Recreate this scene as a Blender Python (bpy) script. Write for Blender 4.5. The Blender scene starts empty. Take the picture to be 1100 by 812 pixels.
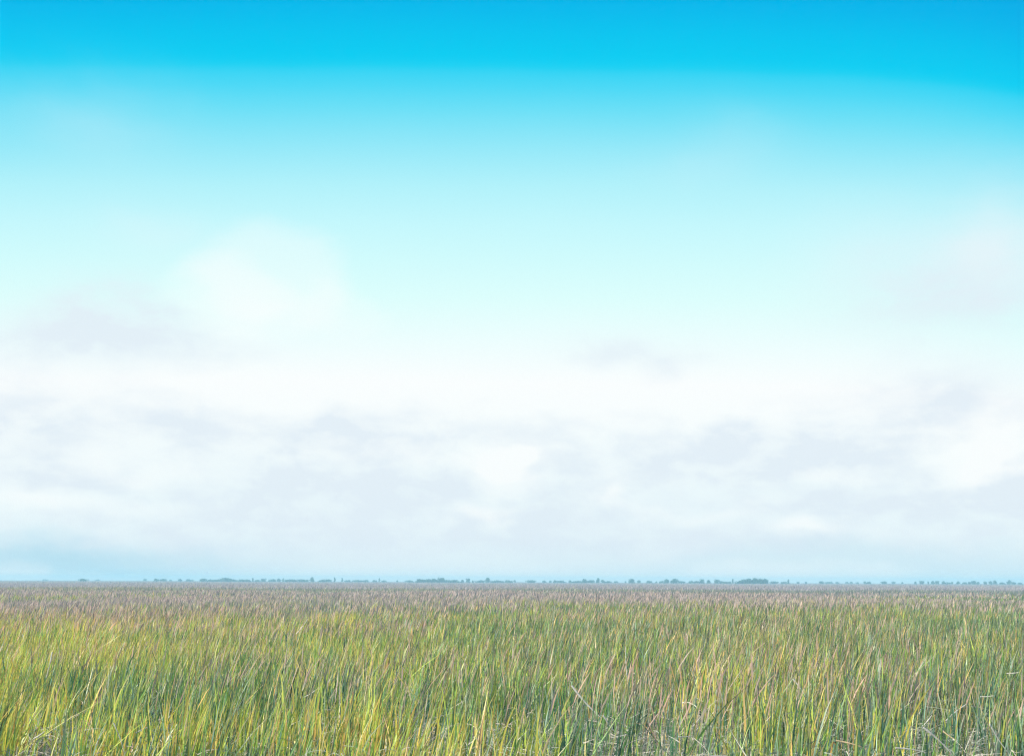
import bpy, bmesh, math, random
import numpy as np
from mathutils import Vector, Matrix

random.seed(7)
rng = np.random.default_rng(11)
R = math.radians
sc = bpy.context.scene
C = sc.collection

# ------------------------------------------------------------------ camera
PW, PH = 1100.0, 812.0
HFOV = R(45.0)
FPX = PW / 2 / math.tan(HFOV / 2)            # focal length in photo pixels
HORIZON = 624.2                              # horizon row in the middle of the photo
PITCH = math.atan((HORIZON - PH / 2) / FPX)
ROLL = -R(0.205)
CAM_H = 3.5
cam_d = bpy.data.cameras.new('camera')
cam = bpy.data.objects.new('camera', cam_d)
C.objects.link(cam)
cam_d.sensor_fit = 'HORIZONTAL'
cam_d.angle = HFOV
cam_d.clip_start = 0.1
cam_d.clip_end = 30000
CAM_M = (Matrix.Translation((0, 0, CAM_H)) @ Matrix.Rotation(math.pi / 2 + PITCH, 4, 'X')
         @ Matrix.Rotation(-ROLL, 4, 'Z'))
cam.matrix_world = CAM_M
sc.camera = cam


def ray(px, py):
    """World direction seen at a pixel of the photograph."""
    d = Vector(((px - PW / 2) / FPX, -(py - PH / 2) / FPX, -1.0))
    return (CAM_M.to_3x3() @ d).normalized()


def azel(px, py):
    d = ray(px, py)
    return math.atan2(d.x, d.y), math.asin(d.z)


# ------------------------------------------------------------------ colour
EXPOSURE = 0.85
vs = sc.view_settings
sc.display_settings.display_device = 'sRGB'
vs.view_transform = 'Standard'
vs.look = 'None'
vs.exposure = EXPOSURE
vs.gamma = 1.0
vs.use_curve_mapping = False


def lin(c):
    return tuple(((v / 255) / 12.92 if v / 255 <= 0.04045 else ((v / 255 + 0.055) / 1.055) ** 2.4) for v in c)


# ------------------------------------------------------------------ sun and sky
SUN_EL, SUN_AZ = R(40), R(-112)              # azimuth from +Y (straight ahead), negative = left
sd = bpy.data.lights.new('sun', 'SUN')
sd.energy = 4.7
sd.angle = R(0.6)
sd.color = (1.0, 0.93, 0.80)
sun = bpy.data.objects.new('sun', sd)
C.objects.link(sun)
to_sun = Vector((math.sin(SUN_AZ) * math.cos(SUN_EL), math.cos(SUN_AZ) * math.cos(SUN_EL), math.sin(SUN_EL)))
sun.rotation_euler = to_sun.to_track_quat('Z', 'Y').to_euler()
sun.location = (-30, -20, 60)

world = bpy.data.worlds.new('World')
sc.world = world
world.use_nodes = True
nt = world.node_tree
nt.nodes.clear()
N, L = nt.nodes, nt.links
BG = 0.1
SKYK = 1.0 / BG / (2 ** EXPOSURE)            # a display value becomes scene radiance


def node(t, **kw):
    n = N.new(t)
    for k, v in kw.items():
        setattr(n, k, v)
    return n


def put(sock, v):
    if hasattr(v, 'is_output'):
        L.new(v, sock)
    else:
        sock.default_value = v


def M(op, a, b=0.0, c=0.0, clamp=False):
    n = node('ShaderNodeMath', operation=op, use_clamp=clamp)
    put(n.inputs[0], a)
    if len(n.inputs) > 1:
        put(n.inputs[1], b)
    if op in ('MULTIPLY_ADD',):
        put(n.inputs[2], c)
    return n.outputs[0]


def mix(f, a, b):
    n = node('ShaderNodeMix', data_type='RGBA')
    put(n.inputs[0], f)
    put(n.inputs[6], a)
    put(n.inputs[7], b)
    return n.outputs[2]


def sstep(x, lo, hi, a=0.0, b=1.0):
    n = node('ShaderNodeMapRange', interpolation_type='SMOOTHSTEP')
    put(n.inputs[0], x)
    for i, v in zip((1, 2, 3, 4), (lo, hi, a, b)):
        n.inputs[i].default_value = v
    return n.outputs[0]


def sky_col(c):
    return tuple(v * SKYK for v in lin(c)) + (1.0,)


tc = node('ShaderNodeTexCoord')
sep = node('ShaderNodeSeparateXYZ')
nrm = node('ShaderNodeVectorMath', operation='NORMALIZE')
L.new(tc.outputs['Generated'], nrm.inputs[0])
L.new(nrm.outputs[0], sep.inputs[0])
dx, dy, dz = sep.outputs
EL = M('ARCSINE', dz)
AZ = M('ARCTAN2', dx, dy)


def fbm(sx, sy, scale, detail, rough, off=0.0, dist=0.0):
    cmb = node('ShaderNodeCombineXYZ')
    put(cmb.inputs[0], M('MULTIPLY', AZ, sx))
    put(cmb.inputs[1], M('MULTIPLY', EL, sy))
    cmb.inputs[2].default_value = off
    n = node('ShaderNodeTexNoise')
    L.new(cmb.outputs[0], n.inputs['Vector'])
    n.inputs['Scale'].default_value = scale
    n.inputs['Detail'].default_value = detail
    n.inputs['Roughness'].default_value = rough
    n.inputs['Distortion'].default_value = dist
    return n.outputs['Fac']


# clear-sky gradient by elevation, tilted a little with azimuth
soft = fbm(1.0, 2.0, 5.0, 2.0, 0.5, 3.1)
azr = M('MINIMUM', M('MAXIMUM', AZ, 0.0), 0.5)
tilt = M('MULTIPLY', M('POWER', azr, 4.0), 0.62)
row_el = M('ARCTANGENT', M('DIVIDE', dz, M('MAXIMUM', dy, M('MULTIPLY', M('COSINE', EL), 0.75))))
elg = M('ADD', M('ADD', row_el, tilt), M('MULTIPLY', M('SUBTRACT', soft, 0.5), 0.006))
elg = M('ADD', elg, M('MULTIPLY', AZ, 0.0036))
stops = [(-300, (0, 96, 205)), (-120, (0, 140, 222)), (0, (0, 183, 237)), (35, (0, 197, 241)), (64, (2, 206, 243)), (72, (24, 209, 243)),
         (80, (55, 213, 245)), (95, (76, 217, 246)), (120, (108, 224, 247)), (160, (148, 233, 249)), (200, (178, 242, 251)),
         (240, (197, 248, 253)), (280, (210, 252, 253)), (320, (222, 255, 253)), (370, (240, 255, 255)), (410, (252, 255, 255)),
         (470, (248, 255, 255)), (540, (240, 252, 254)), (590, (236, 248, 252)), (612, (238, 247, 250)), (626, (240, 247, 249))]
ramp = node('ShaderNodeValToRGB')
RMAX = R(60)
put(ramp.inputs[0], M('DIVIDE', elg, RMAX))
el = ramp.color_ramp.elements
pts = sorted((max(0.0, azel(550, y)[1] / RMAX), c) for y, c in stops)
pts.append((0.98, (0, 70, 180)))
el[0].position, el[0].color = pts[0][0], lin(pts[0][1]) + (1,)
el[1].position, el[1].color = pts[-1][0], lin(pts[-1][1]) + (1,)
for p, c in pts[1:-1]:
    e = el.new(p)
    e.color = lin(c) + (1,)
sc_n = node('ShaderNodeVectorMath', operation='SCALE')
L.new(ramp.outputs[0], sc_n.inputs[0])
sc_n.inputs['Scale'].default_value = SKYK
sky = sc_n.outputs[0]
nish = node('ShaderNodeTexSky')
nish.sky_type = 'NISHITA'
nish.sun_disc = False
nish.sun_elevation = SUN_EL
nish.sun_rotation = SUN_AZ
nish.dust_density = 0.6
nish.ozone_density = 3.0
sky = mix(0.006, sky, nish.outputs[0])

# cloud fields
wx = fbm(1.0, 2.0, 9.0, 4.0, 0.55, 7.7)
wy = fbm(1.0, 2.0, 9.0, 4.0, 0.55, 19.3)
WAZ = M('ADD', AZ, M('MULTIPLY', M('SUBTRACT', wx, 0.5), 0.11))
WEL = M('ADD', EL, M('MULTIPLY', M('SUBTRACT', wy, 0.5), 0.06))


def blob(px, py, rx, ry, amt):
    a, e = azel(px, py)
    u = M('DIVIDE', M('SUBTRACT', WAZ, a), rx / FPX)
    v = M('DIVIDE', M('SUBTRACT', WEL, e), ry / FPX)
    d = M('ADD', M('MULTIPLY', u, u), M('MULTIPLY', v, v))
    return M('MULTIPLY', M('EXPONENT', M('MULTIPLY', d, -1.0)), amt)


def puff(px, py, rx, ry, amt):
    a, e = azel(px, py)
    u = M('DIVIDE', M('SUBTRACT', M('ADD', M('MULTIPLY', WAZ, 0.85), M('MULTIPLY', AZ, 0.15)), a), rx / FPX)
    v = M('DIVIDE', M('SUBTRACT', M('ADD', M('MULTIPLY', WEL, 0.85), M('MULTIPLY', EL, 0.15)), e), ry / FPX)
    d = M('SQRT', M('ADD', M('MULTIPLY', u, u), M('MULTIPLY', v, v)))
    return M('MULTIPLY', sstep(d, 0.55, 1.12, 1.0, 0.0), amt)


def total(lst):
    s = lst[0]
    for x in lst[1:]:
        s = M('ADD', s, x)
    return s


# grey, soft cloud bases in the low band
band_n = fbm(1.0, 2.3, 7.5, 3.6, 0.50, 1.3, 0.25)
fine_n = fbm(1.0, 2.1, 22.0, 5.0, 0.56, 5.5, 0.2)
bn = M('ADD', M('MULTIPLY', band_n, 0.55), M('MULTIPLY', fine_n, 0.45))
mask = M('MULTIPLY', sstep(EL, R(0.6), R(2.2)), sstep(EL, R(6.6), R(10.0), 1.0, 0.0))
greyband = M('MULTIPLY', sstep(bn, 0.38, 0.61), M('MULTIPLY', mask, 0.54))
greys = total([greyband] + [blob(*b) for b in (
    (130, 340, 72, 30, 1.0), (60, 365, 90, 30, .6), (215, 372, 80, 26, .5), (385, 456, 70, 22, 1.2), (655, 374, 42, 16, .6), (722, 380, 40, 17, .6),
    (990, 325, 75, 50, .55), (1060, 315, 60, 40, .5), (992, 432, 62, 26, 1.0), (840, 486, 120, 24, .8), (920, 535, 170, 22, .6),
    (1092, 525, 46, 26, 1.0), (560, 500, 330, 40, .25), (30, 470, 90, 34, .7), (190, 450, 60, 20, .4), (330, 530, 230, 46, .5),
    (40, 512, 70, 14, .5), (600, 566, 420, 26, .5), (860, 590, 360, 16, .5), (200, 590, 180, 14, .4))])
whites = total([blob(*b) for b in (
    (250, 345, 60, 36, .25), (553, 500, 40, 24, .9), (528, 550, 44, 14, .9), (868, 571, 44, 12, .9), (668, 532, 24, 16, .8),
    (1040, 478, 50, 26, .8), (1045, 510, 34, 18, .5), (22, 535, 46, 18, .6), (110, 500, 80, 16, .5), (430, 484, 90, 16, .5), (900, 505, 40, 10, .5),
    (300, 420, 130, 30, .4), (120, 545, 100, 12, .35), (760, 545, 90, 8, .4), (720, 430, 200, 26, .4))]
    + [puff(*b) for b in ((292, 298, 88, 64, .38), (236, 318, 64, 50, .25), (350, 330, 60, 36, .2), (1062, 500, 34, 26, .4), (548, 498, 34, 18, .4))])
greys = M('SUBTRACT', greys, M('MULTIPLY', whites, 0.8))
greys = M('MULTIPLY', greys, sstep(fine_n, 0.32, 0.64, 0.50, 1.15))
greys = M('MINIMUM', M('MAXIMUM', greys, 0.0), 1.0)
whites = M('MINIMUM', whites, 1.0)
# faint veils high up
veil = total([blob(*b) for b in ((90, 130, 85, 40, .16), (760, 175, 70, 40, .12), (950, 270, 90, 60, .25), (1085, 262, 62, 60, .75), (160, 250, 70, 30, .2))])
sky = mix(veil, sky, sky_col((235, 245, 250)))
sky = mix(M('MULTIPLY', whites, 0.9), sky, sky_col((252, 255, 255)))
sky = mix(M('MULTIPLY', greys, 0.86), sky, sky_col((227, 238, 247)))
# blue band of far air low on the left, paler on the right
hb_l = blob(85, 602, 170, 16, .65)
hb_all = M('MULTIPLY', sstep(EL, R(0.0), R(1.9), 1.0, 0.0), 0.0)
sky = mix(hb_all, sky, sky_col((190, 226, 239)))
sky = mix(hb_l, sky, sky_col((160, 214, 235)))
sky = mix(blob(960, 604, 330, 16, .32), sky, sky_col((178, 221, 237)))
bg = node('ShaderNodeBackground')
bg.inputs['Strength'].default_value = BG
L.new(sky, bg.inputs['Color'])
wo = node('ShaderNodeOutputWorld')
L.new(bg.outputs[0], wo.inputs['Surface'])
try:
    world.cycles.sampling_method = 'MANUAL'
    world.cycles.sample_map_resolution = 512
except Exception:
    pass


# ------------------------------------------------------------------ helpers
def tag(o, label=None, cat=None, group=None, kind=None):
    for k, v in (('label', label), ('category', cat), ('group', group), ('kind', kind)):
        if v:
            o[k] = v


def mat(name):
    m = bpy.data.materials.new(name)
    m.use_nodes = True
    m.node_tree.nodes.clear()
    return m


def leaf_material(name, attr='tint', trans=0.4, gloss=0.05, colour=None):
    m = mat(name)
    n, l = m.node_tree.nodes, m.node_tree.links
    if colour is None:
        a = n.new('ShaderNodeAttribute')
        a.attribute_name = attr
        col = a.outputs['Color']
    else:
        a = n.new('ShaderNodeTexNoise')
        a.inputs['Scale'].default_value = colour[2]
        a.inputs['Detail'].default_value = 4
        g = n.new('ShaderNodeTexCoord')
        l.new(g.outputs['Object'], a.inputs['Vector'])
        r = n.new('ShaderNodeValToRGB')
        r.color_ramp.elements[0].position, r.color_ramp.elements[0].color = 0.35, colour[0] + (1,)
        r.color_ramp.elements[1].position, r.color_ramp.elements[1].color = 0.65, colour[1] + (1,)
        l.new(a.outputs['Fac'], r.inputs[0])
        col = r.outputs[0]
    d = n.new('ShaderNodeBsdfDiffuse')
    t = n.new('ShaderNodeBsdfTranslucent')
    s = n.new('ShaderNodeBsdfGlossy')
    s.inputs['Roughness'].default_value = 0.45
    l.new(col, d.inputs['Color'])
    l.new(col, t.inputs['Color'])
    m1, m2 = n.new('ShaderNodeMixShader'), n.new('ShaderNodeMixShader')
    m1.inputs[0].default_value = trans
    m2.inputs[0].default_value = gloss
    l.new(d.outputs[0], m1.inputs[1])
    l.new(t.outputs[0], m1.inputs[2])
    l.new(m1.outputs[0], m2.inputs[1])
    l.new(s.outputs[0], m2.inputs[2])
    o = n.new('ShaderNodeOutputMaterial')
    l.new(m2.outputs[0], o.inputs['Surface'])
    return m


def vnoise(x, y, scale, seed):
    """Smooth value noise in 0..1."""
    g = np.random.default_rng(seed).random((256, 256))
    u, v = x / scale + 1000.37, y / scale + 1000.71
    iu, iv = np.floor(u).astype(int), np.floor(v).astype(int)
    fu, fv = u - iu, v - iv
    fu, fv = fu * fu * (3 - 2 * fu), fv * fv * (3 - 2 * fv)
    a = g[iu % 256, iv % 256]; b = g[(iu + 1) % 256, iv % 256]
    c = g[iu % 256, (iv + 1) % 256]; d = g[(iu + 1) % 256, (iv + 1) % 256]
    return (a * (1 - fu) + b * fu) * (1 - fv) + (c * (1 - fu) + d * fu) * fv


def mesh_from(name, verts, faces_idx, nper, cols, material, smooth=False):
    """verts (n,3), faces_idx (f*nper,), per-vertex colour."""
    me = bpy.data.meshes.new(name)
    nf = len(faces_idx) // nper
    me.vertices.add(len(verts))
    me.vertices.foreach_set('co', np.ascontiguousarray(verts, dtype=np.float32).ravel())
    me.loops.add(nf * nper)
    me.loops.foreach_set('vertex_index', faces_idx.astype(np.int32))
    me.polygons.add(nf)
    me.polygons.foreach_set('loop_start', np.arange(0, nf * nper, nper, dtype=np.int32))
    me.update(calc_edges=True)
    if cols is not None:
        at = me.attributes.new('tint', 'FLOAT_COLOR', 'POINT')
        at.data.foreach_set('color', np.ascontiguousarray(np.c_[cols, np.ones(len(cols))], dtype=np.float32).ravel())
    me.materials.append(material)
    o = bpy.data.objects.new(name, me)
    C.objects.link(o)
    return o


class Strips:
    """Collects leaf strips of several section counts into one mesh of quads."""
    def __init__(self):
        self.v, self.f, self.c, self.n = [], [], [], 0

    def add(self, P, W, S, COL):
        # P (b,k,3) centre line, W (b,k) width, S (b,k,3) side vectors, COL (b,k,3)
        b, k, _ = P.shape
        left, right = P - S * W[..., None] / 2, P + S * W[..., None] / 2
        V = np.stack([left, right], axis=2).reshape(b, k * 2, 3)
        base = (np.arange(b) * k * 2)[:, None, None] + self.n
        q = np.array([[2 * i, 2 * i + 1, 2 * i + 3, 2 * i + 2] for i in range(k - 1)])
        self.f.append((base + q[None]).reshape(-1))
        self.v.append(V.reshape(-1, 3))
        self.c.append(np.repeat(COL[:, :, None, :], 2, axis=2).reshape(-1, 3))
        self.n += b * k * 2

    def build(self, name, material):
        return mesh_from(name, np.concatenate(self.v), np.concatenate(self.f), 4, np.concatenate(self.c), material)


# ------------------------------------------------------------------ ground
def ground_material():
    m = mat('marsh_mud')
    n, l = m.node_tree.nodes, m.node_tree.links
    g = n.new('ShaderNodeTexCoord')
    a = n.new('ShaderNodeTexNoise')
    a.inputs['Scale'].default_value = 1.7
    a.inputs['Detail'].default_value = 10
    a.inputs['Roughness'].default_value = 0.65
    l.new(g.outputs['Object'], a.inputs['Vector'])
    r = n.new('ShaderNodeValToRGB')
    r.color_ramp.elements[0].position, r.color_ramp.elements[0].color = 0.3, (0.10, 0.11, 0.07, 1)
    r.color_ramp.elements[1].position, r.color_ramp.elements[1].color = 0.7, (0.32, 0.29, 0.21, 1)
    l.new(a.outputs['Fac'], r.inputs[0])
    p = n.new('ShaderNodeBsdfPrincipled')
    p.inputs['Roughness'].default_value = 0.9
    l.new(r.outputs[0], p.inputs['Base Color'])
    bmp = n.new('ShaderNodeBump')
    bmp.inputs['Strength'].default_value = 0.5
    bmp.inputs['Distance'].default_value = 0.05
    l.new(a.outputs['Fac'], bmp.inputs['Height'])
    l.new(bmp.outputs[0], p.inputs['Normal'])
    o = n.new('ShaderNodeOutputMaterial')
    l.new(p.outputs[0], o.inputs['Surface'])
    return m


GR = 3700.0
bm = bmesh.new()
xs = [-GR, -2000, -900, -300, -90, -30, 0, 30, 90, 300, 900, 2000, GR]
grid = [[bm.verts.new((x, y, 0)) for x in xs] for y in [-GR, -2000, -300, -60, 0, 30, 90, 300, 900, 2000, GR]]
for j in range(len(grid) - 1):
    for i in range(len(xs) - 1):
        bm.faces.new((grid[j][i], grid[j][i + 1], grid[j + 1][i + 1], grid[j + 1][i]))
me = bpy.data.meshes.new('ground')
bm.to_mesh(me)
bm.free()
me.materials.append(ground_material())
ground = bpy.data.objects.new('ground', me)
C.objects.link(ground)
tag(ground, 'muddy marsh ground under the grass running flat to the horizon', 'ground', kind='structure')

# ------------------------------------------------------------------ marsh grass
PAL = np.array([
    (0.48, 0.60, 0.08),    # 0 yellow green
    (0.18, 0.38, 0.08),    # 1 green
    (0.055, 0.160, 0.085),    # 2 deep green
    (0.20, 0.34, 0.24),    # 3 grey green
    (0.74, 0.46, 0.13),    # 4 orange tan
    (0.62, 0.43, 0.29),    # 5 pinkish tan
    (0.64, 0.59, 0.47),    # 6 straw
    (0.78, 0.62, 0.10),    # 7 yellow
])
HALF = math.tan(HFOV / 2)


def scatter(y0, y1, dens, lat=4.0, lowgap=True):
    """Random ground points inside the view's wedge, with a margin to the sides."""
    area = 0.5 * ((y1 + y0) * HALF * 1.12 + 2 * lat) * 2 * (y1 - y0)
    n = int(area * dens)
    y = y0 + (y1 - y0) * rng.random(int(n * 2.2))
    wmax = y1 * HALF * 1.12 + lat
    x = (rng.random(len(y)) * 2 - 1) * wmax
    k = np.abs(x) < y * HALF * 1.12 + lat
    x, y = x[k], y[k]
    return x[:n], y[:n]


def hillocks(x, y):
    a = vnoise(x, y, 2.3, 1) * 0.5 + vnoise(x, y, 7.0, 2) * 0.6 + vnoise(x, y * 0.5, 26.0, 3) * 0.6
    return a / 1.7


def canopy(x, y):
    """Grass height in metres at a place."""
    return 1.32 + 0.85 * (hillocks(x, y) - 0.5) + 0.10 * np.sin(x * 0.05 + 1) * np.clip(y / 100, 0, 1)


def patch_and_shade(x, y, n):
    """Palette index per blade from patches, with shade painted in to the right."""
    side = np.clip(x / (y * HALF + 4), -1, 1)
    warm = vnoise(x, y, 3.1, 21) * 0.55 + vnoise(x, y, 10.0, 22) * 0.45 - 0.24 * side + 0.01
    warm = np.clip((warm - 0.5) * 1.45 + 0.48, 0, 1)
    dry = vnoise(x, y, 2.2, 23) * 0.5 + vnoise(x, y * 0.6, 17.0, 24) * 0.5
    w = np.zeros((n, 8))
    w[:, 0] = np.clip(warm * 3.2 - 0.95, 0.05, None)
    w[:, 1] = 0.60
    w[:, 2] = np.clip(1.6 - warm * 1.7, 0.3, None) + np.clip(side, 0, 1) * 0.9 + 0.45 * np.clip((y - 50) / 60, 0, 1)  # more dark blades to the right, standing in for cloud shade
    w[:, 3] = 0.30 + np.clip(side + 0.2, 0, 1) * 0.35
    w[:, 4] = np.clip(warm + dry - 0.80, 0.02, None) * 1.5
    w[:, 5] = np.clip(dry * 1.5 - 0.66, 0.03, None) * 0.6
    w[:, 6] = np.clip(dry - 0.42, 0.03, None) * 0.35
    w[:, 7] = np.clip(warm - 0.42, 0, None) * 2.6
    w /= w.sum(1, keepdims=True)
    cw = np.cumsum(w, 1)
    return (rng.random((n, 1)) > cw).sum(1).clip(0, 7)


def spot(px, py, z=0.35):
    d = ray(px, py)
    k = (CAM_H - z) / -d.z
    return d.x * k, d.y * k


GAPS = [(spot(px, py), rx, ry) for px, py, rx, ry in ((645, 795, 1.0, 2.6), (700, 800, .8, 2.2), (745, 785, 1.1, 3.0), (985, 798, 1.0, 2.4), (1040, 800, .6, 1.8),
        (40, 795, .45, 1.6), (170, 790, .5, 1.8), (520, 800, .7, 2.0), (905, 800, .7, 2.0), (340, 785, .5, 2.0), (690, 735, .7, 3.0), (460, 800, .5, 1.8))]


STALKS = [
    ((614, 736), (646, 771), .95, 4.4, 'pale', 'long white stalk slanting down to the right in the grass right of centre'),
    ((648, 768), (661, 786), .85, 3.4, 'pale', 'short white broken stalk just below the end of the long slanting white one'),
    ((657, 792), (674, 788), .75, 2.6, 'pale', 'thin straw piece lying almost flat below the broken white stalk right of centre'),
    ((852, 729), (869, 754), .98, 3.0, 'pale', 'lone pale stalk slanting down right in green grass at three quarters of the width'),
    ((992, 781), (1024, 811), .75, 4.6, 'pale', 'thick bleached stalk slanting down to the bottom edge near the lower right corner'),
    ((990, 781), (1001, 768), .85, 3.2, 'pale', 'short pale stub rising right from the top of the thick bleached stalk'),
    ((1016, 774), (1040, 755), .88, 3.4, 'pale', 'pale jointed stalk rising to the right above the thick bleached stalk'),
    ((1063, 777), (1086, 812), .72, 3.0, 'pale', 'thin white stalk falling steeply right, nearest to the lower right corner'),
    ((1081, 723), (1094, 722), 1.0, 2.6, 'pale', 'short white straw lying level near the right edge, highest of the level ones there'),
    ((1053, 748), (1067, 747), .9, 2.6, 'pale', 'short white straw lying level below and left of a similar one at the right edge'),
    ((962, 803), (995, 808), .68, 3.2, 'pale', 'straw stalk lying nearly level by the bottom edge left of the thick bleached stalk'),
    ((898, 795), (931, 804), .72, 3.4, 'tan', 'tan stalk sloping gently down to the right near the bottom right of the field'),
    ((1013, 785), (1026, 794), .8, 2.8, 'tan', 'short tan stalk sloping down right between thick bleached stalk and jointed stalk'),
    ((427, 724), (447, 748), 1.0, 3.0, 'yel', 'yellow stalk slanting down to the right in the grass left of centre'),
    ((495, 704), (505, 717), 1.05, 3.0, 'yel', 'short bright yellow broken leaf slanting right, just left of the middle of the field'),
    ((56, 700), (46, 738), 1.0, 2.8, 'pale', 'white upright stalk tilting right in the grass at the far left'),
    ((54, 745), (70, 724), .95, 2.4, 'pale', 'thin pale stalk rising to the right just right of the white upright one'),
    ((36, 793), (48, 785), .75, 2.6, 'pale', 'short cream stalk rising slightly right in the lower left corner'),
    ((146, 787), (161, 780), .78, 3.2, 'pale', 'short white stalk rising slightly right in the lower left part of the field'),
    ((122, 776), (134, 810), .72, 2.4, 'pale', 'thin grey white stalk falling steeply right left of the short white stalk'),
    ((103, 800), (112, 784), .75, 2.2, 'pale', 'thin pale stem rising right at the lower left beside a steep grey white stalk'),
    ((104, 754), (111, 728), .95, 2.8, 'tan', 'tan curved stalk standing nearly upright in the left part of the grass'),
    ((318, 681), (331, 664), 1.05, 2.4, 'pale', 'pale stalk rising right among pinkish tops left of centre'),
    ((326, 749), (343, 738), .92, 2.2, 'pale', 'thin pale stalk rising gently right in yellow green grass left of centre'),
    ((677, 745), (672, 694), 1.0, 3.0, 'pale', 'tall pale nearly vertical stalk right of centre above the slanting white stalk'),
    ((785, 736), (784, 684), 1.0, 3.8, 'tan', 'tall pinkish tan vertical stalk in the right half of the grass'),
    ((781, 785), (796, 738), .85, 3.2, 'tan', 'tan stalk leaning right under the tall pinkish vertical stalk'),
    ((942, 742), (946, 706), .95, 3.2, 'pale', 'grey white vertical stalk standing in the right part of the grass'),
    ((980, 765), (984, 722), .9, 3.0, 'tan', 'tan crooked upright stalk above the thick bleached stalk at the right'),
    ((729, 791), (744, 790), .75, 2.6, 'pale', 'short pale straw lying level amid grey litter at the bottom right of centre'),
    ((730, 797), (718, 790), .72, 2.2, 'pale', 'small pale straw tilted beside the level one amid grey litter'),
    ((755, 810), (780, 811), .66, 2.8, 'pale', 'pale straw lying level on the bottom edge right of centre'),
    ((800, 710), (822, 690), 1.05, 1.8, 'tan', 'thin dark tan stem rising right among the tall tops right of centre'),
    ((502, 800), (512, 792), .72, 2.4, 'pale', 'short pale bent straw low in the grass at the bottom centre'),
]


def stalk_depth(p0, p1, zmid):
    d = ray((p0[0] + p1[0]) / 2, (p0[1] + p1[1]) / 2)
    return min(max((CAM_H - zmid * 1.25) / max(-d.z / d.y, 1e-4), 19.0), 70)


# the sward is thinner in front of the fallen stalks, where they have pressed it down
PRESSED = []
for s_ in STALKS:
    dp = stalk_depth(s_[0], s_[1], s_[2])
    for f_ in (0.1, 0.5, 0.9):
        PRESSED.append((((s_[0][0] + (s_[1][0] - s_[0][0]) * f_) - PW / 2) / FPX * dp, dp))


def openness(x, y):
    o = np.zeros(len(x))
    for (gx, gy), rx, ry in GAPS:
        dyy = y - gy
        o = np.maximum(o, np.exp(-((x - gx * y / gy) / rx) ** 2 - (dyy / np.where(dyy < 0, 7.0, ry)) ** 2))
    for gx, gy in PRESSED:
        dyy = y - gy
        o = np.maximum(o, 0.9 * np.exp(-((x - gx) / 0.22) ** 2 - (dyy / np.where(dyy < 0, 2.6, 0.3)) ** 2))
    return o


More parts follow.
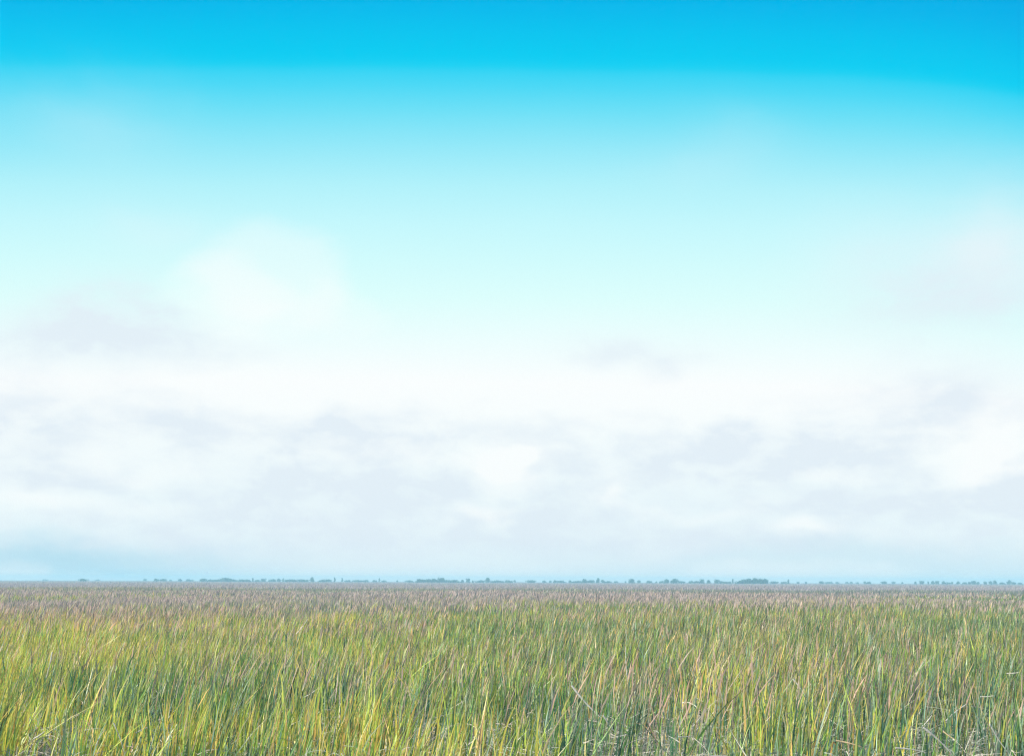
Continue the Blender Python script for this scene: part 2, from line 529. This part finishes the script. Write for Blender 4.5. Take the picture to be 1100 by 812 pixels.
def blades(st, x, y, k, width, hmul=1.0, lean_sd=0.09, kink=0.09):
    n = len(x)
    cl = vnoise(x, y, 0.55, 31)
    cl = cl * 0.6 + 0.4 * vnoise(x, y, 1.5, 37)
    keep = (cl > 0.18 + rng.random(n) * 0.62) & (rng.random(n) > 0.88 * openness(x, y))
    x, y = x[keep], y[keep]
    n = len(x)
    h = canopy(x, y) * hmul * (0.72 + 0.52 * vnoise(x, y, 0.8, 36)) * np.where(rng.random(n) < 0.62, np.clip(rng.normal(0.96, 0.15, n), 0.5, 1.32), rng.uniform(0.35, 0.85, n))
    sp = patch_and_shade(x, y, n)
    # distance haze painted into blade colour as a mauve plume tone, past a ragged line
    edge = 70 + 185 * vnoise(x, y * 0.6, 55.0, 33) + 130 * np.clip(x / (y * HALF + 4) - 0.45, 0, 0.6) * 2.0 + rng.normal(0, 25, n)
    haze_tinted = y > edge
    t = np.linspace(0, 1, k)[None, :]
    wind = 0.0 + 0.07 * vnoise(x, y, 5.0, 41)
    lx = rng.normal(0, lean_sd, n) + wind
    ly = rng.normal(0, lean_sd, n)
    lx = lx + np.where(rng.random(n) < 0.07, rng.normal(0, 0.42, n), 0)
    bx = rng.normal(0.05, 0.075, n)
    by = rng.normal(0, 0.10, n)
    P = np.zeros((n, k, 3))
    P[:, :, 0] = x[:, None] + h[:, None] * (lx[:, None] * t + bx[:, None] * t ** 2.6)
    P[:, :, 1] = y[:, None] + h[:, None] * (ly[:, None] * t + by[:, None] * t ** 2.6)
    P[:, :, 2] = h[:, None] * (t - 0.10 * t ** 3) - 0.01
    # some blades have snapped and hang over
    kk = np.where(rng.random(n) < kink)[0]
    if len(kk) and k >= 4:
        j = k // 2
        ang = rng.uniform(0, 2 * math.pi, len(kk))
        up = rng.uniform(-0.7, 0.35, len(kk))
        for q in range(j + 1, k):
            s = (q - j) / (k - 1) * h[kk] * 0.6
            P[kk, q, 0] = P[kk, j, 0] + np.cos(ang) * s
            P[kk, q, 1] = P[kk, j, 1] + np.sin(ang) * s * 0.6
            P[kk, q, 2] = np.maximum(P[kk, j, 2] + up * s, 0.02)
        sp[kk] = rng.choice([6, 5, 4, 3, 1], len(kk))
    wd = width * np.clip(rng.lognormal(0, 0.32, n), 0.45, 2.2)
    prof = np.clip(np.minimum(0.65 + 1.3 * t, 1.0) * (1.0 - t ** 2.4) + 0.03, 0.03, 1)
    W = wd[:, None] * prof
    az = rng.normal(0, 0.65, n)
    tw = rng.normal(0, 0.5, n)
    A = az[:, None] + tw[:, None] * t
    S = np.stack([np.cos(A), np.sin(A), np.zeros_like(A)], -1)
    c0 = PAL[sp] * np.clip(rng.normal(1.0, 0.20, n), 0.5, 1.6)[:, None]
    # dry tips and pale sheaths are real colour changes along a leaf
    tipsel = rng.choice([4, 5, 6, 1, 0, 7], n, p=[0.24, 0.18, 0.05, 0.18, 0.19, 0.16])
    c0 = np.where(haze_tinted[:, None], c0 * 0.45 + np.array((.13, .125, .12)), c0)
    tip = PAL[tipsel] * np.clip(rng.normal(1, 0.15, n), .6, 1.4)[:, None]
    tip = np.where(haze_tinted[:, None], np.array((.43, .37, .375)) * rng.normal(1, .09, n)[:, None], tip)  # tips take the painted haze tone as well
    ts = np.clip((t - rng.uniform(0.3, 0.85, n)[:, None]) / 0.5, 0, 1)[..., None]
    tf = (0.45 + 0.5 * np.clip(vnoise(x, y, 6.0, 51) * 1.4 - 0.2, 0, 1))[:, None, None]
    COL = c0[:, None, :] * (1 - ts * tf) + tip[:, None, :] * ts * tf
    bs = np.clip((0.28 - t) / 0.28, 0, 1)[..., None] * rng.uniform(0.1, 0.75, n)[:, None, None]
    COL = COL * (1 - bs) + np.array((0.40, 0.40, 0.30)) * bs
    st.add(P, W, S, np.clip(COL, 0.01, 0.85))


st = Strips()
for y0, y1, dens, k, w, lat in ((17, 21, 130, 5, .024, 5), (21, 30, 230, 5, .026, 5), (30, 50, 140, 4, .030, 6), (50, 90, 62, 4, .038, 8), (90, 180, 16, 3, .068, 14),
                                (180, 420, 3.6, 3, .12, 20)):
    x, y = scatter(y0, y1, dens, lat)
    blades(st, x, y, k, w, 0.8 if y1 <= 21 else 1.0)
grass = st.build('marsh_grass', leaf_material('marsh_grass_leaf', trans=0.42, gloss=0.05))
tag(grass, 'green and yellow marsh grass blades leaning right across the whole foreground', 'grass', kind='stuff')

# far grass: every strip stands for a tuft; lilac grey haze is in its colour
st = Strips()
for y0, y1, dens, w in ((420, 900, 0.8, .20), (900, 1800, 0.10, 0.5), (1800, 3650, 0.014, 1.4)):
    x, y = scatter(y0, y1, dens, 30)
    n = len(x)
    k = 3
    t = np.linspace(0, 1, k)[None, :]
    h = canopy(x, y) * rng.normal(1.0, 0.14, n)
    P = np.zeros((n, k, 3))
    P[:, :, 0] = x[:, None] + h[:, None] * (0.25 + rng.normal(0, .2, n))[:, None] * t
    P[:, :, 1] = y[:, None]
    P[:, :, 2] = h[:, None] * t - 0.01
    W = w * rng.lognormal(0, .3, n)[:, None] * (1.0 - 0.8 * t)
    A = rng.normal(0, 0.6, n)[:, None] + 0 * t
    S = np.stack([np.cos(A), np.sin(A), 0 * A], -1)
    sp = patch_and_shade(x, y, n)
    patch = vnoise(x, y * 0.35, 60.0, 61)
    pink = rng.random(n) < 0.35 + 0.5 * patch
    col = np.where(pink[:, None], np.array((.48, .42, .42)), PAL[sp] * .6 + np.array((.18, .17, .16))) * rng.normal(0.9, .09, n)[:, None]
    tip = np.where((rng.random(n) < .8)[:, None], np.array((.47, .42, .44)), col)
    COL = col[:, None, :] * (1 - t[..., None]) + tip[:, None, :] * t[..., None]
    st.add(P, W, S, np.clip(COL, .01, .85))
far = st.build('distant_marsh_grass', leaf_material('far_grass_leaf', trans=0.4, gloss=0.0))
tag(far, 'hazy pinkish grey expanse of distant marsh grass reaching the horizon', 'grass', kind='stuff')

# seed heads: thin stems topped by narrow pinkish plumes
st = Strips()
for y0, y1, dens, w, lat in ((22, 50, 5, .020, 5), (50, 90, 5.5, .032, 8), (90, 180, 2.8, .055, 12), (180, 300, .8, .10, 20)):
    x, y = scatter(y0, y1, dens, lat)
    patch = vnoise(x, y, 4.5, 71) * 0.5 + vnoise(x, y * 0.5, 19.0, 72) * 0.5
    kp = rng.random(len(x)) < np.clip(patch * 2.2 - 0.55 - 0.9 * np.clip(x / (y * HALF + 4) - 0.5, 0, .5), 0.05, 1)
    x, y = x[kp], y[kp]
    n = len(x)
    h = canopy(x, y) * rng.normal(1.10, 0.12, n)
    tt = np.array([0.35, 0.62, 0.74, 0.90, 1.0])[None, :]
    k = 5
    lx, bx = rng.normal(.07, .10, n), rng.normal(.07, .08, n)
    P = np.zeros((n, k, 3))
    P[:, :, 0] = x[:, None] + h[:, None] * (lx[:, None] * tt + bx[:, None] * tt ** 3)
    P[:, :, 1] = y[:, None] + h[:, None] * rng.normal(0, .1, n)[:, None] * tt
    P[:, :, 2] = h[:, None] * (tt - 0.06 * tt ** 3)
    W = (w * rng.lognormal(0, .3, n))[:, None] * np.array([.28, .25, 1.0, .75, .08])[None, :]
    A = rng.normal(0, .7, n)[:, None] + 0 * tt
    S = np.stack([np.cos(A), np.sin(A), 0 * A], -1)
    c = np.array([(.56, .37, .28), (.46, .33, .28), (.52, .41, .33), (.78, .48, .18)])[rng.choice(4, n, p=[.4, .3, .2, .1])] * np.clip(rng.normal(1.0, .16, n), .6, 1.4)[:, None]
    # mauve haze mixed into the plume colour with distance, unevenly by noise
    haze_fade = (0.65 * np.clip((y - 45 - 60 * vnoise(x, y * 0.6, 30.0, 73)) / 60, 0, 1))[:, None]
    c = c * (1 - haze_fade) + np.array((.46, .39, .38)) * haze_fade
    COL = np.repeat(c[:, None, :], k, 1)
    st.add(P, W, S, np.clip(COL, .01, .85))
heads = st.build('grass_seed_heads', leaf_material('seed_head', trans=0.35, gloss=0.0))
tag(heads, 'pinkish tan seed heads standing above the marsh grass tops', 'seed heads', kind='stuff')

# litter: short dead broken leaves lying at all angles low between the stems
st = Strips()
for y0, y1, dens, w, lat in ((17, 30, 300, .012, 4), (30, 50, 60, .017, 5)):
    x, y = scatter(y0, y1, dens, lat)
    kp = rng.random(len(x)) < np.clip(vnoise(x, y, 1.4, 81) * 1.4 - 0.3 + 1.2 * openness(x, y), 0.08, 1)
    x, y = x[kp], y[kp]
    n = len(x)
    ln = rng.uniform(.15, .75, n)
    ang, up = rng.uniform(0, 2 * math.pi, n), rng.normal(0.05, .55, n)
    z0 = np.abs(rng.normal(0.05, .28, n)) + .03
    t = np.linspace(0, 1, 4)[None, :]
    P = np.zeros((n, 4, 3))
    P[:, :, 0] = x[:, None] + (np.cos(ang) * np.cos(up) * ln)[:, None] * t
    P[:, :, 1] = y[:, None] + (np.sin(ang) * np.cos(up) * ln)[:, None] * t
    P[:, :, 2] = np.maximum(z0[:, None] + (np.sin(up) * ln)[:, None] * t - (rng.uniform(0, .5, n) * ln)[:, None] * t * t, .01)
    W = (w * rng.lognormal(0, .35, n))[:, None] * (1 - .7 * t)
    side = np.stack([-np.sin(ang) * .7, np.cos(ang) * .7, np.full(n, .7)], -1)
    S = np.repeat(side[:, None, :], 4, 1)
    c = np.array([(0.60, .55, .46), (.46, .41, .34), (.38, .42, .34), (.30, .34, .27)])[rng.integers(0, 4, n)] * np.clip(rng.normal(1, .18, n), .6, 1.4)[:, None]
    st.add(P, W, S, np.clip(np.repeat(c[:, None, :], 4, 1), .01, .85))
lit = st.build('dead_grass_litter', leaf_material('dead_leaf', trans=0.25, gloss=0.03))
tag(lit, 'tangle of grey and straw coloured dead leaves low between the near grass stems', 'dead leaves', kind='stuff')

# ------------------------------------------------------------------ bent dead stalks that catch the eye
m_pale = leaf_material('bleached_stalk', trans=0.1, gloss=0.06, colour=((0.46, 0.44, 0.37), (0.70, 0.67, 0.60), 9.0))
m_tan = leaf_material('tan_stalk', trans=0.1, gloss=0.06, colour=((0.50, 0.36, 0.20), (0.68, 0.52, 0.30), 9.0))
m_yel = leaf_material('yellow_stalk', trans=0.15, gloss=0.06, colour=((0.58, 0.50, 0.12), (0.72, 0.62, 0.20), 9.0))


def at(px, py, depth):
    d = ray(px, py)
    return Vector((0, 0, CAM_H)) + d * (depth / d.y)


def stalk(p0, p1, zmid, wid, m, label, bend=0.03):
    """A dead, slightly flattened hollow stalk from one spot to another; its roots go down into the sward."""
    depth = stalk_depth(p0, p1, zmid)
    a, b = at(p0[0], p0[1], depth), at(p1[0], p1[1], depth + random.uniform(-.12, .12))
    axis = b - a
    ln = axis.length
    n1 = axis.cross(Vector((0, 1, 0))).normalized()
    n2 = axis.cross(n1).normalized()
    r = wid * 0.52 / 1328.0 * depth / 2
    K, SEG = 7, 6
    verts, faces = [], []
    sg = random.choice((-1, 1))
    for i in range(K):
        t = i / (K - 1)
        c = a + axis * t + n1 * sg * bend * ln * math.sin(math.pi * t) + n2 * 0.004 * random.uniform(-1, 1)
        rr = r * (1.0 - 0.55 * t) * random.uniform(.88, 1.1)
        for s in range(SEG):
            w_ = 2 * math.pi * s / SEG
            verts.append(c + n1 * math.cos(w_) * rr + n2 * math.sin(w_) * rr * 0.55)
    for i in range(K - 1):
        for s in range(SEG):
            s2 = (s + 1) % SEG
            faces.append((i * SEG + s, i * SEG + s2, (i + 1) * SEG + s2, (i + 1) * SEG + s))
    faces.append(tuple(range(SEG - 1, -1, -1)))
    faces.append(tuple((K - 1) * SEG + s for s in range(SEG)))
    me = bpy.data.meshes.new('dead_stalk')
    org = a.copy()
    me.from_pydata([v - org for v in verts], [], faces)
    me.materials.append(m)
    o = bpy.data.objects.new('dead_stalk', me)
    o.location = org
    C.objects.link(o)
    tag(o, label, 'dead stalk', 'dead stalks caught in the foreground grass')
    return o


MATS = {'pale': m_pale, 'tan': m_tan, 'yel': m_yel}
for s in STALKS:
    stalk(s[0], s[1], s[2], s[3], MATS[s[4]], s[5])

# ------------------------------------------------------------------ trees on the horizon
m_crown = leaf_material('tree_leaf', trans=0.25, gloss=0.02, colour=((0.010, 0.055, 0.035), (0.03, 0.11, 0.055), 0.35))
m_bark = leaf_material('tree_bark', trans=0.0, gloss=0.0, colour=((0.10, 0.08, 0.06), (0.2, 0.17, 0.13), 1.5))


def trunk_mesh(h, r):
    bm = bmesh.new()
    def limb(a, b, r0, r1):
        ax = (b - a).normalized()
        u = ax.orthogonal().normalized()
        v = ax.cross(u)
        ra = [bm.verts.new(a + (u * math.cos(q * math.pi / 3) + v * math.sin(q * math.pi / 3)) * r0) for q in range(6)]
        rb = [bm.verts.new(b + (u * math.cos(q * math.pi / 3) + v * math.sin(q * math.pi / 3)) * r1) for q in range(6)]
        for q in range(6):
            bm.faces.new((ra[q], ra[(q + 1) % 6], rb[(q + 1) % 6], rb[q]))
    top = Vector((0.1 * h * random.uniform(-1, 1), 0, h * .55))
    limb(Vector((0, 0, -.1)), top, r, r * .6)
    for q in range(5):
        a = q * 1.26 + random.uniform(-.3, .3)
        st_ = Vector((0, 0, -.1)).lerp(top, random.uniform(.6, 1))
        limb(st_, st_ + Vector((math.cos(a), math.sin(a), random.uniform(.6, 1.2))) * h * .26, r * .45, r * .12)
    me = bpy.data.meshes.new('trunk')
    bm.to_mesh(me); bm.free()
    me.materials.append(m_bark)
    return me


def crown_mesh(kind):
    """Unit crown: base near z 0.12, top at 1, radius about 0.5; hundreds of leaf clump faces, uneven with gaps."""
    bm = bmesh.new()
    lobes = []
    if kind == 'round':
        for _ in range(9):
            a, q = random.uniform(0, 6.28), random.uniform(0, .3)
            lobes.append((Vector((math.cos(a) * q, math.sin(a) * q, random.uniform(.38, .78))), random.uniform(.16, .27)))
        lobes.append((Vector((0, 0, .5)), .34))
        lobes.append((Vector((.06, 0, .8)), .19))
        lobes += [(Vector((-.05, 0, .26)), .30), (Vector((.2, .1, .2)), .24), (Vector((-.22, -.1, .2)), .24)]
    elif kind == 'low':
        for _ in range(11):
            a, q = random.uniform(0, 6.28), random.uniform(0.05, .4)
            lobes.append((Vector((math.cos(a) * q, math.sin(a) * q, random.uniform(.18, .62))), random.uniform(.16, .30)))
        lobes += [(Vector((.1, 0, .7)), .22), (Vector((-.25, 0, .2)), .26), (Vector((.25, 0, .2)), .26), (Vector((0, 0, .22)), .3)]
    else:
        for i in range(8):
            lobes.append((Vector((random.uniform(-.16, .16), random.uniform(-.16, .16), .2 + i * .095)), random.uniform(.16, .28) * (1.15 - i * .07)))
    for c, r in lobes:
        for _ in range(int(70 + 900 * r * r)):
            d = Vector((random.gauss(0, 1), random.gauss(0, 1), random.gauss(0, 1))).normalized()
            p = c + d * r * random.uniform(.55, 1.08)
            p.z = max(p.z, .05)
            n = (d + Vector((random.gauss(0, .6), random.gauss(0, .6), random.gauss(0, .6)))).normalized()
            u = n.orthogonal().normalized()
            u = Matrix.Rotation(random.uniform(0, 6.28), 3, n) @ u
            v = n.cross(u)
            s = random.uniform(.025, .06)
            bm.faces.new([bm.verts.new(p + u * s), bm.verts.new(p + v * s * .7), bm.verts.new(p - u * s), bm.verts.new(p - v * s * .6)])
    me = bpy.data.meshes.new('crown')
    bm.to_mesh(me); bm.free()
    me.materials.append(m_crown)
    return me


CROWNS = {k: [crown_mesh(k) for _ in range(3)] for k in ('round', 'low', 'slender')}
TRUNKS = [trunk_mesh(1.0, .035) for _ in range(3)]
protos = {}


def plant_tree(px, wpx, hpx, label, group=None, kind='tree', dist=3500.0):
    dist *= 0.64
    form = 'slender' if (wpx <= 3 and hpx >= 2.3) else ('low' if (kind == 'shrub' or wpx > 2.6 * hpx) else 'round')
    v = random.randrange(3)
    d = ray(px, HORIZON)
    x = d.x / d.y * dist
    mpp = dist / FPX
    root = bpy.data.objects.new(kind, None)
    root.empty_display_size = 1
    root.location = (x, dist, 0)
    root.rotation_euler.z = random.uniform(0, 6.28)
    C.objects.link(root)
    h = hpx * mpp * (0.95 if hpx < 2.6 else 1.05) + CAM_H
    w = max(wpx * mpp * 1.45, h * .75)
    key = (form, v)
    if key not in protos:
        cr = bpy.data.objects.new('crown', CROWNS[form][v])
        tr = bpy.data.objects.new('trunk', TRUNKS[v])
        protos[key] = (cr, tr)
    else:
        cr, tr = protos[key][0].copy(), protos[key][1].copy()
    C.objects.link(cr); C.objects.link(tr)
    cr.parent = tr.parent = root
    cr.scale = (w, w * .9, h)
    tr.scale = (h, h, h)
    tag(root, label, kind, group or 'trees along the horizon')


def row(items, label, group, kind='tree', dist=3500.0):
    for it in items:
        plant_tree(it[0], it[1], it[2], label, group, kind, dist)


G = 'trees along the horizon'
one = [  # trees one can pick out, left to right
    (48, 6, .9, 'shrub', 'faint lone low bush on the far left of the horizon, leftmost of all', 5200),
    (89, 7, 1.9, 'shrub', 'small dark teal bush alone on the far left horizon', 3000),
    (105, 4, .8, 'shrub', 'barely visible low bush right of the small dark lone one at far left', 5200),
    (155.5, 4, 1.9, 'shrub', 'pale bush at the left end of the broken row of bushes at left', 4600),
    (167.5, 5, 2.2, 'shrub', 'small dark bush, left one of the touching pair in the broken left row', 3600),
    (175.5, 6, 1.9, 'shrub', 'wide low dark bush, right one of the touching pair in the broken left row', 3600),
    (183.5, 3, 1.1, 'shrub', 'tiny bush alone right of the dark touching pair at left', 4400),
    (193.5, 4, 1.9, 'shrub', 'small bush halfway between the dark pair and the first tree line at left', 4000),
    (203, 8, 1.6, 'shrub', 'wide low bush just left of where the first tree line begins', 4000),
    (218, 7, 2.4, 'tree', 'broad dark tree that begins the first continuous tree line at left', 3500),
    (243.5, 11, 3.1, 'tree', 'domed wide tree, highest of the first continuous tree line at left', 3500),
    (271.5, 3, 2.6, 'tree', 'slender tree at the right end of the first tree line', 3500),
    (283, 5, 2.1, 'tree', 'small round tree alone right of the first tree line', 3700),
    (293, 8, 2.0, 'tree', 'wide low tree left of a small peaked tree in the left third', 3700),
    (299.5, 4, 2.4, 'tree', 'small peaked tree with a thin spike of a tree just right of it', 3700),
    (304, 1.6, 2.4, 'tree', 'thin spike of a tree left of the second long tree line', 3700),
    (335.5, 4, 3.6, 'tree', 'pointed tree rising highest in the middle of the second long tree line', 3500),
    (359.5, 3, 3.5, 'tree', 'slender tree at the right end of the second long tree line', 3500),
    (367.5, 3, 2.7, 'tree', 'small upright tree just right of the end of the second long tree line', 3700),
    (407.5, 2, 2.8, 'tree', 'thin upright tree amid low scrub left of the long dark grove', 3900),
    (497, 3, 1.9, 'shrub', 'small low bush right of the long tapering tail of the dark grove near centre', 3500),
    (503, 4, 2.8, 'tree', 'small rounded tree between the dark grove and the tree with a peaked top', 3500),
    (508, 2, 1.4, 'shrub', 'tiny bush touching the right side of a small rounded tree near centre', 3500),
    (524, 6, 3.6, 'tree', 'peaked tree, highest of the low run at the centre of the horizon', 3500),
    (553, 2, 1.9, 'tree', 'thin small tree right of the centre run, standing alone', 3800),
    (571, 10, 1.9, 'shrub', 'long flat bush just right of centre with gaps on both sides', 3600),
    (585, 4, 1.6, 'shrub', 'small flat bush right of the long flat one near centre', 3700),
    (591, 3, 1.6, 'shrub', 'small pale bush left of a darker dot of a bush right of centre', 4000),
    (596, 3, 2.1, 'shrub', 'small dark dot of a bush right of centre', 3400),
    (603, 8, 1.6, 'shrub', 'wide flat bush right of the small dark dot of a bush', 3700),
    (612.5, 3, 1.9, 'shrub', 'small dark bush left of the twin humped tree line', 3600),
    (627.5, 4, 3.1, 'tree', 'left hump of the twin humped tree line right of centre', 3400),
    (642.5, 4, 3.8, 'tree', 'tall dark tree, right and higher hump of the twin humped tree line', 3400),
    (647.5, 4, 2.3, 'tree', 'lower tree against the right side of the higher hump of the twin humped line', 3500),
    (662, 4, 1.1, 'shrub', 'tiny flat bush in the gap right of the twin humped tree line', 3900),
    (672, 2, 1.1, 'shrub', 'tiny speck of a bush left of a dark clump with a flat top', 3900),
    (679, 7, 3.0, 'tree', 'dark flat topped tree in a gap between tree lines right of centre', 3300),
    (686.5, 4, 1.9, 'tree', 'lower pale tree just right of the dark flat topped tree', 3700),
    (697.5, 5, 2.0, 'shrub', 'low round bush between the flat topped tree and the two round trees', 3600),
    (716, 5, 3.1, 'tree', 'left and paler of the two round trees close together left of the largest island', 3300),
    (724.5, 8, 3.3, 'tree', 'right and wider of the two round trees close together left of the largest island', 3200),
    (742, 4, 2.1, 'shrub', 'small bush in the gap right of the two round trees', 3600),
    (754.5, 5, 3.0, 'tree', 'rounded tree left of the low dark double clump beside the largest island', 3400),
    (787, 2.6, 3.4, 'tree', 'thin upright tree at the left foot of the largest tree island', 3200),
    (847, 2, 3.0, 'tree', 'thin upright tree right of the largest tree island', 3400),
    (866, 2, 1.3, 'shrub', 'tiny bush between the thin upright tree and a dark bush at right', 3800),
    (882, 5, 1.9, 'shrub', 'dark bush standing apart right of the thin upright tree at right', 3500),
    (933.5, 5, 1.5, 'shrub', 'low dark bush with a paler bump touching it on its left side', 3500),
    (929, 2.5, 2.1, 'shrub', 'pale bump of a bush touching the left side of a low dark one', 3900),
    (950, 7, 2.2, 'tree', 'dark tree with a slanted top in the right quarter of the horizon', 3500),
    (960, 4, 1.7, 'shrub', 'small pale bush right of the dark tree with slanted top', 4100),
    (969, 2, 1.5, 'shrub', 'tiny bush left of the last tree line at right', 4000),
    (990, 5, 2.3, 'tree', 'first clear tree of the last tree line at right', 3500),
    (1046, 6, 2.4, 'tree', 'round dark tree amid the last tree line with a gap on its right', 3500),
    (1069, 5, 2.6, 'tree', 'round tree left of the highest one near the right edge', 3500),
    (1084, 5, 3.2, 'tree', 'highest tree of the last tree line near the right edge', 3400),
    (1096, 5, 1.2, 'shrub', 'low bush at the right edge, last on the horizon', 3600),
]
for px, w, h, kind, label, dist in one:
    plant_tree(px, w, h, label, G, kind, dist)
row([(226, 10, 1.4), (235, 8, 1.6), (251, 8, 1.6), (260, 8, 1.6), (266, 6, 1.7), (277, 6, 1.1)], 'low scrub tree filling in the first continuous tree line at left', 'low trees of the first tree line')
row([(313, 12, 2.0), (325, 14, 2.0), (345, 6, 1.3), (352, 10, 2.0)], 'low flat tree filling in the second long tree line in the left third', 'low trees of the second tree line')
row([(374, 5, 1.4), (385, 10, 1.5), (393, 6, 1.4), (402.5, 4, 1.4), (412, 5, 1.1), (427, 2, 1.1), (440, 8, 1.3)], 'low scrub bush between the second tree line and the long dark grove', 'scrub left of the dark grove', 'shrub', 3800)
row([(451, 8, 2.7), (459, 8, 2.8), (467, 9, 3.1), (474, 6, 3.5)], 'dark tree massed in the long grove left of the middle', 'trees of the dark grove', 'tree', 3200)
row([(480, 10, 1.9), (489, 9, 2.0)], 'lower tree in the tapering right tail of the long dark grove', 'tail of the dark grove', 'tree', 3300)
row([(516, 9, 1.6), (532, 9, 1.6), (538, 7, 1.1), (546, 9, 1.7)], 'low bush in the centre run beside the peaked tree', 'low bushes of the centre run', 'shrub')
row([(620, 13, 1.3), (634, 11, 2.1), (653, 7, 1.1)], 'low bush linking the humps of the twin humped tree line', 'bushes of the twin humped line', 'shrub')
row([(705, 2, 1.1), (711, 5, 1.5), (731, 9, 1.4)], 'low bush at the feet of the two round trees', 'bushes by the two round trees', 'shrub')
row([(748, 9, 1.6), (761, 5, 2.2), (770, 6, 2.6), (775, 5, 1.7), (784, 4, 1.2), (780, 5, 1.0)], 'low dark tree in the double clump left of the largest island', 'trees of the double clump', 'tree', 3300)
row([(795, 9, 2.3), (800, 7, 3.0), (804.5, 8, 3.8), (811, 9, 4.3), (817, 8, 3.9), (822, 5, 3.8)], 'dark round crowned tree massed in the largest tree island', 'trees of the largest island', 'tree', 3000)
row([(832, 9, 1.5), (843, 8, 1.0), (857, 3, 1.0)], 'low bush trailing right from the largest tree island', 'bushes trailing from the island', 'shrub')
row([(889, 6, 1.0), (893, 3, 1.5), (899, 4, 1.1), (910, 3, 1.3), (914.5, 3, 1.5), (921, 3, .9)], 'faint low bush in the sparse stretch at right', 'bushes of the sparse stretch', 'shrub', 4200)
row([(983, 3, 1.4), (997, 2, 1.6), (1002, 5, 2.1), (1006.5, 4, 2.3), (1013.5, 5, 2.0), (1018, 4, 1.3), (1022.5, 3, 1.3), (1029, 4, 2.0), (1036, 5, 1.3), (1041, 3, 1.6),
     (1050.5, 3, 1.6), (1058.5, 4, 2.0), (1064, 4, 2.1), (1077, 6, 1.4), (1089, 5, 1.6)],
    'small tree filling in the last broken tree line at right', 'small trees of the last tree line')

# ------------------------------------------------------------------ haze
bm = bmesh.new()
bmesh.ops.create_cube(bm, size=1.0)
HZ0, HZ1, HX = -1.0, 15.5, 3800.0
for v in bm.verts:
    v.co = (v.co.x * 2 * HX, v.co.y * 2 * HX, HZ0 if v.co.z < 0 else HZ1)
me = bpy.data.meshes.new('haze')
bm.to_mesh(me); bm.free()
mh = mat('haze_air')
n, l = mh.node_tree.nodes, mh.node_tree.links
pv = n.new('ShaderNodeVolumePrincipled')
pv.inputs['Color'].default_value = (0.42, 0.77, 0.92, 1)
pv.inputs['Density'].default_value = 0.00036
pv.inputs['Anisotropy'].default_value = 0.0
om = n.new('ShaderNodeOutputMaterial')
l.new(pv.outputs[0], om.inputs['Volume'])
me.materials.append(mh)
hz = bpy.data.objects.new('haze', me)
C.objects.link(hz)
tag(hz, 'thin blue haze over the marsh', 'haze', kind='stuff')

# ------------------------------------------------------------------ render
cy = sc.cycles
cy.max_bounces = 8
cy.diffuse_bounces = 4
cy.transmission_bounces = 6
cy.transparent_max_bounces = 8
cy.volume_bounces = 1
cy.use_denoising = True
cy.denoiser = 'OPENIMAGEDENOISE'
cy.denoising_input_passes = 'RGB_ALBEDO_NORMAL'
cy.denoising_prefilter = 'NONE'
cy.pixel_filter_type = 'BLACKMAN_HARRIS'
cy.filter_width = 1.3
